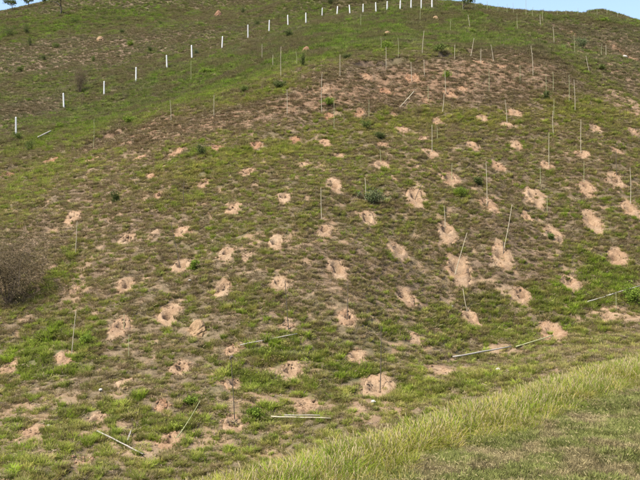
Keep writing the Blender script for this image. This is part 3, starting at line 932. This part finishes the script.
# ------------------------------------------------------------------ stakes
# top px, top py, base px, base py, tone, label
STAKES = [
 (411, 62, 412, 81, 'p', 'thick pale stake in the red scrape just below the green bench'),
 (386, 47, 386, 69, 'p', 'pale upright stake on the edge of the green bench above the brown band'),
 (340, 55, 340, 77, 'p', 'thin pale stake standing where the bench meets the brown band, left of centre'),
 (424, 31, 422, 55, 'p', 'stout pale stake, slightly tilted, on the green bench'),
 (421, 2, 420, 22, 'g', 'thin stake near the top fence, directly above the stout tilted one'),
 (398, 39, 398, 59, 'g', 'thin grey stake just left of the stout tilted stake on the bench'),
 (455, 45, 455, 60, 'p', 'short pale stake at the right end of the green bench'),
 (445, 71, 446, 93, 'p', 'tall stake beside the orange pits in the brown band'),
 (444, 94, 442, 112, 'p', 'stake at the lower edge of the brown band, directly below the taller one'),
 (322, 74, 322, 113, 'p', 'very tall thin stake beside the red scrape and bright bush, centre'),
 (334, 102, 334, 128, 'g', 'thin stake right of the very tall one under the brown band'),
 (474, 38, 470, 57, 'p', 'pale stake leaning right near the ridge, right of the bench'),
 (468, 15, 470, 28, 'p', 'short stout stake on the grass high under the ridge'),
 (369, 100, 369, 118, 'g', 'thin stake left of the leaning pole under the brown band'),
 (424, 60, 425, 77, 'p', 'thin stake just right of the thick one below the bench'),
 (428, 86, 428, 101, 'g', 'short thin stake at a small red scrape, middle of the brown band'),
 (451, 19, 451, 33, 'g', 'thin stake on the upper grass left of the short stout stake'),
 (481, 49, 481, 64, 'p', 'upright stake at the red scrape near the ridge'),
 (491, 45, 494, 62, 'p', 'pale stake leaning left near the ridge'),
 (531, 46, 533, 76, 'p', 'tallest pale stake of the brown slope on the right'),
 (553, 27, 554, 43, 'p', 'pale stake on the green strip under the notch in the skyline'),
 (540, 15, 541, 27, 'p', 'short pale stake right at the notch of the ridge'),
 (574, 35, 575, 54, 'g', 'thin stake on the far right hill left of a bluish bush'),
 (606, 45, 606, 56, 'p', 'short stake on the far right hill, right one of a close pair'),
 (602, 44, 602, 55, 'g', 'short stake on the far right hill, left one of a close pair'),
 (586, 56, 590, 72, 'p', 'stake leaning left on the lower far right hill'),
 (505, 100, 507, 123, 'p', 'thin leaning stake at the slanting pit in the yellow strip'),
 (520, 66, 520, 83, 'g', 'thin dark stake left of the tallest pale stake on the right'),
 (546, 74, 546, 100, 'g', 'thin stake with weeds at its base in the green dip on the right'),
 (569, 75, 569, 104, 'g', 'thin stake, left one of two tall ones under the far right hill'),
 (574, 80, 575, 113, 'p', 'thin stake, right one of two tall ones under the far right hill'),
 (489, 70, 489, 92, 'g', 'thin grey stake at the foot of the brown slope, right of centre'),
 (554, 99, 554, 116, 'g', 'thin stake above the upper stake row on the right'),
 (517, 14, 518, 30, 'g', 'thin stake on the green crest left of the notch'),
 (287, 90, 287, 115, 'p', 'pale stake on the brown slope left of centre'),
 (281, 47, 281, 77, 'p', 'tall faint stake on the green bench left of centre'),
 (214, 95, 214, 118, 'p', 'pale stake on the brown slope under the fence, left half'),
 (191, 61, 191, 83, 'g', 'thin stake standing on the green bench just below the fence'),
 (262, 44, 262, 60, 'p', 'short stake on the green bench right of the fence, left of a pair'),
 (273, 55, 273, 67, 'p', 'short stake on the green bench beside the red mound'),
 (170, 100, 171, 121, 'p', 'pale stake at the left end of the green bench'),
 (94, 119, 93, 149, 'g', 'thin stake above the erosion cut at the upper left'),
 (77, 222, 75, 254, 'p', 'short leaning stake, pale and thick, far left above the green grass'),
 (171, 224, 181, 268, 'd', 'long dark stake leaning left in a pale pit on the left slope'),
 (184, 182, 184, 204, 'd', 'faint dark stake on the upper left slope'),
 (432, 125, 432, 151, 'p', 'tall pale stake standing in the wide pit, upper centre'),
 (365, 178, 365, 202, 'p', 'thin pale stake beside the bluish shrub, centre'),
 (321, 188, 322, 221, 'p', 'thin pale stake above the notched pit on the centre line'),
 (444, 206, 445, 225, 'p', 'thin stake in the notched pit right of centre'),
 (423, 182, 414, 199, 'd', 'dark stick leaning right across the large pit, centre'),
 (452, 163, 452, 177, 'g', 'thin grey stake in the pit above the bright green bush'),
 (380, 150, 381, 162, 'g', 'short stake above the round pit, upper centre'),
 (467, 233, 454, 274, 'p', 'long pale stake leaning right in the double pit'),
 (486, 163, 487, 202, 'p', 'straight pale stake in the pit with a dark hole, right of centre'),
 (553, 111, 554, 136, 'p', 'pale stake high on the right slope between the thin ones'),
 (581, 120, 581, 152, 'p', 'tall thin stake in a pit, upper right'),
 (549, 134, 549, 165, 'p', 'pale stake in the faint pit, upper right, left of the tall thin one'),
 (616, 150, 617, 175, 'd', 'thin dark stake above the twin hole pit, far right'),
 (630, 168, 630, 204, 'p', 'thin stake in the pit on the right edge'),
 (512, 205, 503, 249, 'p', 'long pale stake leaning right, with its base in the wide pit'),
 (540, 167, 540, 184, 'g', 'short thin stake above the large yellowish pit'),
 (584, 162, 584, 182, 'g', 'short thin stake above the brownish pit, far right'),
 (285, 282, 289, 330, 'd', 'long dark stake standing above the long fallen pole'),
 (76, 311, 71, 357, 'p', 'long pale leaning stake in bright grass, lower left'),
 (129, 335, 129, 358, 'g', 'thin grey stake below the wide faint pit, lower left'),
 (124, 314, 124, 330, 'g', 'short grey stake in the wide faint pit, lower left'),
 (348, 284, 347, 316, 'd', 'thin dark stake in a bare pit, lower centre'),
 (381, 326, 380, 386, 'd', 'tall thin dark stake in the largest bare pit'),
 (463, 289, 468, 311, 'p', 'short tilted stick above the bare pit, lower right of centre'),
 (231, 359, 235, 421, 'd', 'tall dark stake with a knot on top, bottom left of centre'),
 (200, 401, 172, 438, 'n', 'green cane leaning far over to the right, bottom left'),
 (503, 238, 503, 252, 'd', 'short dark stick in the wide pit beside the long leaning stake'),
 (616, 293, 616, 311, 'g', 'thin stake in bright grass beside the long bare strip, lower right'),
 (553, 72, 553, 92, 'g', 'thin stake in the dip right of the brown slope'),
 (296, 52, 296, 66, 'g', 'thin stake beside a dark sapling on the bench'),
 (361, 14, 361, 28, 'g', 'thin stake on the upper grass below the ridge fence, left of centre'),
 (381, 38, 381, 50, 'g', 'short grey stake on the bench beside the pale mound'),
 (437, 126, 437, 140, 'g', 'short thin stake just right of the tall pale stake, upper centre'),
 (547, 196, 547, 214, 'g', 'thin stake just right of the large yellowish pit'),
]
SKYST = [(462, 1, 463, 12), (475, 2, 475, 11), (487, 1, 487, 12), (498, 3, 498, 13), (507, 4, 507, 14), (513, 3, 514, 15), (526, 0, 526, 16), (533, 7, 533, 18), (543, 10, 543, 21),
         (557, 9, 557, 17), (566, 10, 566, 17), (578, 8, 578, 16), (588, 9, 588, 16), (597, 8, 597, 16), (607, 10, 607, 16), (618, 11, 618, 18)]
ORD = ['first', 'second', 'third', 'fourth', 'fifth', 'sixth', 'seventh', 'eighth', 'ninth', 'tenth', 'eleventh', 'twelfth', 'thirteenth', 'fourteenth', 'fifteenth', 'sixteenth', 'seventeenth',
       'eighteenth', 'nineteenth', 'twentieth', 'twenty-first', 'twenty-second', 'twenty-third']
for i, k in enumerate(SKYST):
    STAKES.append((*k, 'g', 'thin stake against the sky on the right ridge, %s from the left' % ORD[i]))
st_g = ground_at([k[2] for k in STAKES], [k[3] for k in STAKES])
TONE = {'p': M_PALE, 'g': M_GCANE, 'd': M_DARK, 'n': M_GCANE}

def cane(L, dx, rad, rr, bend=0.03, nodes=6):
    """a cut cane: slightly bowed, swollen at the nodes, cut at a slant"""
    path = []; R = []
    bx, by = rr.normal(0, bend), rr.normal(0, bend)
    for k in range(nodes):
        f = k / (nodes - 1)
        for e, m in ((0, 1.14), (0.06, 1.0)):
            ff = min(f + e / nodes, 1.0)
            if k == nodes - 1 and e > 0: continue
            w = math.sin(ff * math.pi)
            path.append((dx * ff + bx * w, by * w, -0.22 + (L + .22) * ff)); R.append(rad * (1 - .35 * ff) * m)
    path.append((path[-1][0] + .004, path[-1][1], path[-1][2] + rad * 1.4)); R.append(rad * .25)
    return tube(path, R, 6)

for i, (xt, yt, xb, yb, tone, label) in enumerate(STAKES):
    g = st_g[i]; rr = np.random.default_rng(300 + i)
    sc1 = g[1] / FPX
    L = (yb - yt) * sc1; dx = (xt - xb) * sc1
    rad = (.020 if tone == 'p' else .019 if tone == 'd' else .016)
    rad *= (1 + .35 * float(sstep(50, 110, g[1])))
    V, F = cane(L, dx, rad, rr)
    o = link('planting_stake', mesh_np('planting_stake', V, F, TONE[tone], smooth=False), loc=g)
    tag(o, label, 'stake', 'planting stakes on the hillside')
    if label.startswith('tall dark stake with a knot'):
        v, f = tube([(dx - .05, 0, L - .02), (dx - .01, .02, L + .05), (dx + .05, -.02, L + .09), (dx + .02, 0, L + .13)], [.02, .045, .04, .015], 6)
        link('knot', mesh_np('knot', v, f, M_DARK), o)

# ------------------------------------------------------------------ fallen poles
FALLEN = [(38, 141, 51, 134.5, .085, M_GREYW, 'short bleached pole lying by the first fence post, upper left'),
          (97, 435, 143, 458, .026, M_GREYW, 'straight pale pole lying on bare ground, bottom left'),
          (128, 444, 131, 434, .025, M_GREYW, 'short bent stick lying across the fallen pole, bottom left'),
          (240, 349, 297, 338, .028, M_GREYW, 'long pale fallen pole across green grass, left of centre'),
          (271, 422, 331, 423, .024, M_PALE, 'lower of two parallel fallen poles beside the tall grass'),
          (284, 419, 320, 419, .024, M_GREYW, 'upper of two parallel fallen poles beside the tall grass'),
          (453, 360, 511, 349, .04, M_GREYW, 'grey fallen pole on bare soil, lower right of centre'),
          (516, 349, 553, 338, .03, M_GCANE, 'greenish fallen cane in line with the grey pole, lower right'),
          (585, 305, 612, 297, .035, M_GREYW, 'left of two bleached fallen poles in bright grass, lower right'),
          (606, 299, 640, 289, .035, M_GREYW, 'right of two bleached fallen poles in bright grass, at the edge'),
          (414, 95, 400, 111, .03, M_PALE, 'long pole leaning low across the foot of the brown band')]
for i, (x0, y0, x1, y1, rad, m, label) in enumerate(FALLEN):
    px = np.linspace(x0, x1, 7); py = np.linspace(y0, y1, 7)
    g = ground_at(px, py)
    # a straight pole resting on the lumps of the ground
    A, B = g[0], g[-1]
    t7 = np.linspace(0, 1, 7)
    line = A[None] * (1 - t7[:, None]) + B[None] * t7[:, None]
    gz = H(line[:, 0], line[:, 1])
    lift = max(0.0, float(np.percentile(gz - line[:, 2], 80))) + rad * .8 + .09 + (.12 if A[1] > 60 else 0)
    rr = np.random.default_rng(700 + i)
    c = line[3].copy(); c[2] += lift
    path = line - line[3]
    path[:, 0] += rr.normal(0, .006, 7); path[:, 2] += rr.normal(0, .006, 7)
    V, F = tube(path, rad * np.linspace(1, .7, 7) * rr.uniform(.92, 1.1, 7), 8)
    tag(link('fallen_pole', mesh_np('fallen_pole', V, F, m, smooth=True), loc=c), label, 'pole', 'poles lying on the slope')

# ------------------------------------------------------------------ fence posts
POSTS = [(16, 117, 136), (64, 93, 109), (104, 81, 96), (136, 67, 83), (167, 55, 69), (192, 45, 59), (222, 36, 48), (248, 25, 38), (269, 20, 32), (288, 15, 26), (306, 13, 24),
         (322, 8, 17), (337, 6, 15.5), (350, 5, 14), (363, 4, 13.5), (376, 3, 12), (387, 2, 11), (400, 2, 10), (411, 2, 9.5), (421, 2.5, 9.5), (432, 3, 9)]
pg_ = ground_at([p[0] for p in POSTS], [p[2] for p in POSTS])
for i, (px, yt, yb) in enumerate(POSTS):
    g = pg_[i]; h = float(np.clip((yb - yt) * g[1] / FPX, 1.2, 1.75)); rr = np.random.default_rng(900 + i)
    w = .078
    lv = [(-.3, w), (.02, w), (.05, w * .97), (h * .5, w * .93), (h - .09, w * .88), (h - .05, w * .80), (h, w * .42)]
    V = []; 
    tx, ty = rr.normal(0, .035), rr.normal(0, .035)
    for zz, ww in lv:
        c8 = .25 * ww
        for (qx, qy) in ((-ww, -ww + c8), (-ww + c8, -ww), (ww - c8, -ww), (ww, -ww + c8), (ww, ww - c8), (ww - c8, ww), (-ww + c8, ww), (-ww, ww - c8)):
            V.append((qx + tx * zz, qy + ty * zz, zz))
    F = []
    for a in range(len(lv) - 1):
        for k in range(8):
            k2 = (k + 1) % 8
            F.append((a * 8 + k, a * 8 + k2, (a + 1) * 8 + k2, (a + 1) * 8 + k))
    o8 = (len(lv) - 1) * 8
    F += [(o8, o8 + 1, o8 + 2, o8 + 3), (o8, o8 + 3, o8 + 4, o8 + 7), (o8 + 7, o8 + 4, o8 + 5, o8 + 6)]
    o = link('fence_post', mesh_np('fence_post', V, F, M_POST), loc=g)
    o.rotation_euler.z = rr.uniform(-.3, .3)
    nm = 'white fence post, %s from the left end of the fence line' % ORD[i]
    tag(o, nm, 'fence post', 'white fence posts climbing the hill')

# ------------------------------------------------------------------ shrubs and small trees
def leaf_mat(name, c): return plant_mat(name, 0.3, c, 0.35)
ML = {'bright': leaf_mat('bright_leaf', (.15, .205, .03)), 'dark': leaf_mat('dark_leaf', (.080, .100, .03)), 'blue': leaf_mat('bluish_leaf', (.115, .138, .060)),
      'mid': leaf_mat('mid_leaf', (.11, .14, .035)), 'brown': leaf_mat('brown_leaf', (.135, .104, .056))}

def shrub(px, py, wpx, hpx, tone, label, name='shrub', cat='shrub', leafk=1.0, twiggy=False, group=None):
    g = ground_at([px], [py])[0]; sc1 = g[1] / FPX
    Wd, Hh = wpx * sc1, hpx * sc1
    rr = np.random.default_rng(int(px * 7 + py * 13))
    root = empty(name, g)
    parts = []; tips = []
    nb = 15 if twiggy else 5
    for k in range(nb):
        a = 2 * math.pi * (k + rr.uniform(-.3, .3)) / nb
        e = np.array((math.cos(a) * Wd * .36 * rr.uniform(.4, 1), math.sin(a) * Wd * .36 * rr.uniform(.4, 1), Hh * rr.uniform(.5, .85)))
        m = e * .5 + rr.normal(0, .04 * Wd, 3)
        parts.append(tube([(0, 0, -.1), m, e], [.014 * (1 + Wd * .5), .010 * (1 + Wd * .4), .004], 4)); tips.append(e); tips.append(m)
        for q in range(7 if twiggy else 2):
            s0 = m + (e - m) * rr.uniform(0, 1); e2 = s0 + rr.normal(0, .2, 3) * np.array((Wd, Wd, Hh * .8)) * .8
            e2[2] = max(e2[2], .08 * Hh)
            parts.append(tube([s0, (s0 + e2) * .5 + rr.normal(0, .02, 3), e2], [.008, .006, .003], 4)); tips.append(e2)
    V, F = join(parts)
    link('stems', mesh_np('stems', V, F, M_TWIG if twiggy else M_BARK), root)
    LV = []; LF = []; o = 0
    per = int(60 * leafk)
    for tp in tips:
        n = per
        cs = tp + rr.normal(0, 1, (n, 3)) * np.array((Wd * .13, Wd * .13, Hh * .14)) * rr.uniform(.5, 1.3)
        cs[:, 2] = np.maximum(cs[:, 2], .03)
        for cc in cs:
            a = rr.normal(0, 1, 3); a /= np.linalg.norm(a); b3 = np.cross(a, rr.normal(0, 1, 3)); b3 /= np.linalg.norm(b3) + 1e-9
            sz = (.03 if twiggy else float(np.clip(.045 * Wd, .035, .055))) * rr.uniform(.6, 1.4)
            LV += [cc - a * sz, cc + b3 * sz * .45, cc + a * sz, cc - b3 * sz * .45]; LF.append((o, o + 1, o + 2, o + 3)); o += 4
    link('foliage', mesh_np('foliage', np.array(LV), np.array(LF), ML[tone]), root)
    tag(root, label, cat, group)

GS = 'shrubs scattered over the hill'
shrub(8, 304, 84, 72, 'brown', 'large dry brown twiggy shrub at the left edge', 'dry_shrub', 'shrub', 3.0, True, GS)
for a in [(460, 196, 12, 11, 'bright', 'bright green round bush right of centre'),
          (373, 204, 20, 15, 'blue', 'low bluish green shrub right above the deep white-rimmed pit'),
          (478, 186, 8, 9, 'dark', 'small dark shrub just left of the straight pale stake'),
          (115, 203, 9, 12, 'dark', 'small dark shrub on the left slope'),
          (201, 156, 11, 12, 'dark', 'dark leafy shrub between the orange pits, upper left'),
          (380, 139, 12, 7, 'dark', 'low dark shrub in the yellow-green strip, upper centre'),
          (365, 129, 10, 9, 'mid', 'small leafy shrub left of the low dark one, upper centre'),
          (29, 152, 11, 13, 'mid', 'green shrub below the first fence post at the left'),
          (17, 140, 9, 8, 'mid', 'small green shrub at the foot of the first fence post'),
          (329, 106, 13, 8, 'bright', 'bright green bush beside the very tall stake, centre'),
          (387, 50, 12, 10, 'bright', 'bright bush on the edge of the bench above the brown band'),
          (347, 60, 9, 7, 'dark', 'dark low bush at the bench edge, left of the bright one'),
          (440, 52, 14, 8, 'mid', 'green bush at the right end of the bench'),
          (447, 78, 9, 8, 'bright', 'bright small bush at the top of the tall stake in the brown band'),
          (27, 35, 9, 12, 'dark', 'dark bush alone on the upper left hill'),
          (8, 37, 13, 12, 'dark', 'spreading dark bush near the left edge of the upper hill'),
          (30, 46, 5, 9, 'dark', 'small dark bush just below the lone dark bush on the upper hill'),
          (56, 48, 7, 5, 'mid', 'low green bush on the brown part of the upper left hill'),
          (130, 46, 8, 6, 'bright', 'bright low bush on the upper left hill near the mauve ground'),
          (122, 34, 6, 5, 'dark', 'dark low bush on the upper left hill, left of the red mound'),
          (257, 26, 6, 6, 'dark', 'dark round bush between the eighth and ninth fence posts'),
          (289, 38, 13, 9, 'dark', 'dark ragged bush below the upper fence posts'),
          (196, 55, 5, 6, 'blue', 'bluish bush at the foot of the sixth fence post'),
          (130, 124, 16, 8, 'bright', 'bright green bush above the erosion cut'),
          (582, 49, 13, 11, 'blue', 'bluish bush on the far right hill'),
          (546, 100, 8, 10, 'dark', 'dark weedy bush at a stake foot in the green dip, right'),
          (631, 303, 22, 18, 'bright', 'lush bright green clump at the right edge, lower right'),
          (280, 88, 16, 7, 'dark', 'low dark bush at the lower edge of the bench, left of centre'),
          (602, 70, 10, 6, 'mid', 'green bush low on the far right hill'),
          (472, 34, 7, 5, 'bright', 'bright low bush under the ridge'),
          (604, 23, 12, 5, 'bright', 'bright low bush just under the far right skyline'),
          (194, 270, 8, 9, 'bright', 'bright green tuft beside the pit of the leaning dark stake'),
          (551, 240, 6, 6, 'mid', 'green plant growing inside a pit on the right'),
          (44, 60, 6, 5, 'dark', 'small dark shrub on the brown ground below the low green bush, upper left'),
          (93, 62, 6, 6, 'mid', 'small shrub above the third fence post on the upper hill'),
          (75, 24, 9, 6, 'mid', 'broad low shrub right of the forked tree on the upper hill'),
          (119, 22, 5, 6, 'dark', 'tiny dark sapling on the upper hill below the top edge, left half'),
          (160, 25, 6, 5, 'mid', 'small shrub left of the pointed red mound on the upper hill'),
          (243, 14, 5, 7, 'dark', 'small dark sapling right of the pointed red mound'),
          (330, 5, 6, 8, 'dark', 'dark shrub behind the fence line near the top centre'),
          (150, 52, 5, 5, 'dark', 'tiny dark shrub above the fourth fence post'),
          (20, 72, 7, 6, 'mid', 'low shrub on the mauve ground at the left edge of the upper hill'),
          (205, 74, 12, 6, 'bright', 'bright low clump on the bench below the sixth fence post'),
          (232, 60, 10, 6, 'bright', 'bright low clump on the bench below the seventh fence post'),
          (245, 92, 11, 6, 'mid', 'green clump at the lower edge of the bench, left half'),
          (60, 128, 10, 6, 'bright', 'bright clump between the second fence post and the erosion cut'),
          (85, 345, 12, 10, 'bright', 'lush bright clump just right of the long pale leaning stake, lower left'),
          (190, 405, 12, 8, 'bright', 'bright clump above the leaning green cane, bottom left'),
          (255, 418, 14, 10, 'bright', 'bright clump right of the tall dark stake, bottom'),
          (303, 67, 5, 13, 'dark', 'slender dark sapling on the bench left of centre')]:
    shrub(*a, group=GS)
shrub(80, 94, 18, 30, 'brown', 'tall dry brown shrub behind the second and third fence posts', 'dry_shrub', 'shrub', 1.0, True, GS)

def small_tree(px, py, hgt, crown, label, leafy, name='small_tree'):
    g = ground_at([px], [py])[0]
    rr = np.random.default_rng(int(px * 31 + 5))
    root = empty(name, g)
    parts = []; tips = []
    def limb(p, d, L, rad, lev):
        d = d / np.linalg.norm(d)
        m = p + d * L * .5 + rr.normal(0, .05 * L, 3); e = p + d * L + rr.normal(0, .04 * L, 3)
        parts.append(tube([p, m, e], [rad, rad * .8, rad * .6], 6 if lev == 0 else 4))
        if lev >= 3: tips.append(e); return
        for k in range(2 if lev == 0 else 3):
            nd = d + rr.normal(0, .55, 3); nd[2] = abs(nd[2]) * .8 + .1
            limb(e, nd, L * rr.uniform(.55, .8), rad * .6, lev + 1)
        if lev >= 1: tips.append(e)
    limb(np.array((0, 0, -.2)), np.array((rr.normal(0, .1), 0, 1.0)), hgt * .42, .16 * hgt / 4, 0)
    V, F = join(parts)
    link('trunk', mesh_np('trunk', V, F, M_BARK), root)
    LV = []; LF = []; o = 0
    for tp in tips:
        for cc in tp + rr.normal(0, crown, (int(22 * leafy), 3)) * np.array((1, 1, .7)):
            a = rr.normal(0, 1, 3); a /= np.linalg.norm(a); b3 = np.cross(a, rr.normal(0, 1, 3)); b3 /= np.linalg.norm(b3) + 1e-9
            sz = .11 * rr.uniform(.6, 1.3)
            LV += [cc - a * sz, cc + b3 * sz * .5, cc + a * sz, cc - b3 * sz * .5]; LF.append((o, o + 1, o + 2, o + 3)); o += 4
    link('crown', mesh_np('crown', np.array(LV), np.array(LF), ML['dark']), root)
    tag(root, label, 'tree', 'small trees along the skyline')

small_tree(60, 15, 4.2, .22, 'forked small tree with bare trunk at the top left', .5)
small_tree(12, 11, 2.4, .28, 'leafy small tree leftmost on the skyline', 1.5)
small_tree(28, 8, 1.9, .20, 'sparse small tree on the skyline, second from the left', .9)
small_tree(44, 4, 1.6, .18, 'sparse small tree on the skyline, left of the forked tree', .8)
small_tree(463, 11, 2.0, .22, 'small tree on the skyline at the right end of the fence', 1.0)

# ------------------------------------------------------------------ mounds and stones
def mound(px, py, wpx, hpx, m, label, name, cat):
    g = ground_at([px], [py])[0]; sc1 = g[1] / FPX
    Wd, Hh = wpx * sc1 * .5, hpx * sc1
    rr = np.random.default_rng(int(px * 3 + py)); V = []; F = []
    nz, na2 = 14, 28
    for j in range(nz):
        f = j / (nz - 1)
        for k in range(na2):
            a = 2 * math.pi * k / na2
            lump = 1 + .5 * (float(fbm(math.cos(a) * 1.6 + px, math.sin(a) * 1.6 + f * 2.5, 301, 3)) - .5) + .35 * (float(fbm(math.cos(a) * 5 + py, math.sin(a) * 5 + f * 8, 303, 2)) - .5)
            q = Wd * (max(1 - f ** 1.8, .0) ** .6 + .03) * lump * (1.25 - .25 * f)
            V.append((q * math.cos(a) + .12 * Wd * f, q * math.sin(a), -.3 + (Hh + .3) * f * (.85 + .15 * lump)))
    for j in range(nz - 1):
        for k in range(na2):
            k2 = (k + 1) % na2
            F.append((j * na2 + k, j * na2 + k2, (j + 1) * na2 + k2, (j + 1) * na2 + k))
    top = (nz - 1) * na2
    for k in range(1, na2 - 2, 2): F.append((top, top + k, top + k + 1, top + k + 2))
    tag(link(name, mesh_np(name, V, F, m, smooth=False), loc=g), label, cat)

mound(218, 16, 7, 6, M_TERM, 'pointed red termite mound high on the upper hill', 'termite_mound', 'mound')
mound(306, 52, 9, 6, M_TERM, 'red termite mound at the bench below the upper fence', 'termite_mound', 'mound')
mound(387, 36, 9, 5, M_SPOIL, 'pale earth mound on the green bench, centre top', 'earth_mound', 'mound')
mound(435, 20, 7, 4, M_SPOIL, 'small pale mound just below the ridge fence', 'earth_mound', 'mound')
mound(100, 41, 8, 5, M_SPOIL, 'pale mound on the mauve ground of the upper left hill', 'earth_mound', 'mound')
mound(198, 330, 18, 11, M_SPOIL, 'smooth pale heap of spoil right of the large pit with a round hole', 'spoil_heap', 'mound')

STONES = [(100.5, 392, 4, 'small white stone lying in grass, lower left'), (49, 427, 3, 'tiny white stone left of the fallen pole, bottom left'), (373, 404, 5, 'pinkish round stone beside the tall grass, bottom centre'),
          (498, 372, 6, 'flat grey stone in the grass above the tall grass, lower right'), (452, 308, 3, 'tiny white stone in green grass, lower right of centre'), (190, 282, 3, 'tiny white stone below the leaning dark stake'),
          (625, 58, 5, 'pale boulder on the far right hill'), (541, 50, 3, 'pale stone on the brown slope below the notch')]
for (px, py, wpx, label) in STONES:
    g = ground_at([px], [py])[0]; sz = wpx * g[1] / FPX; rr = np.random.default_rng(int(px))
    V = []; F = []
    for j in range(5):
        f = j / 4 * math.pi; q = max(math.sin(f), .15)
        for k in range(8):
            a = 2 * math.pi * k / 8
            V.append(np.array((q * math.cos(a), q * .8 * math.sin(a), -.65 * math.cos(f))) * sz * .5 * (1 + rr.normal(0, .1)))
    for j in range(4):
        for k in range(8):
            k2 = (k + 1) % 8; F.append((j * 8 + k, j * 8 + k2, (j + 1) * 8 + k2, (j + 1) * 8 + k))
    for q0 in (0, 32): F += [(q0, q0 + 1, q0 + 2, q0 + 3), (q0, q0 + 3, q0 + 4, q0 + 7), (q0 + 7, q0 + 4, q0 + 5, q0 + 6)]
    tag(link('stone', mesh_np('stone', np.array(V), F, M_STONE), loc=(g[0], g[1], g[2] + sz * .2 + .05)), label, 'stone', 'loose stones')
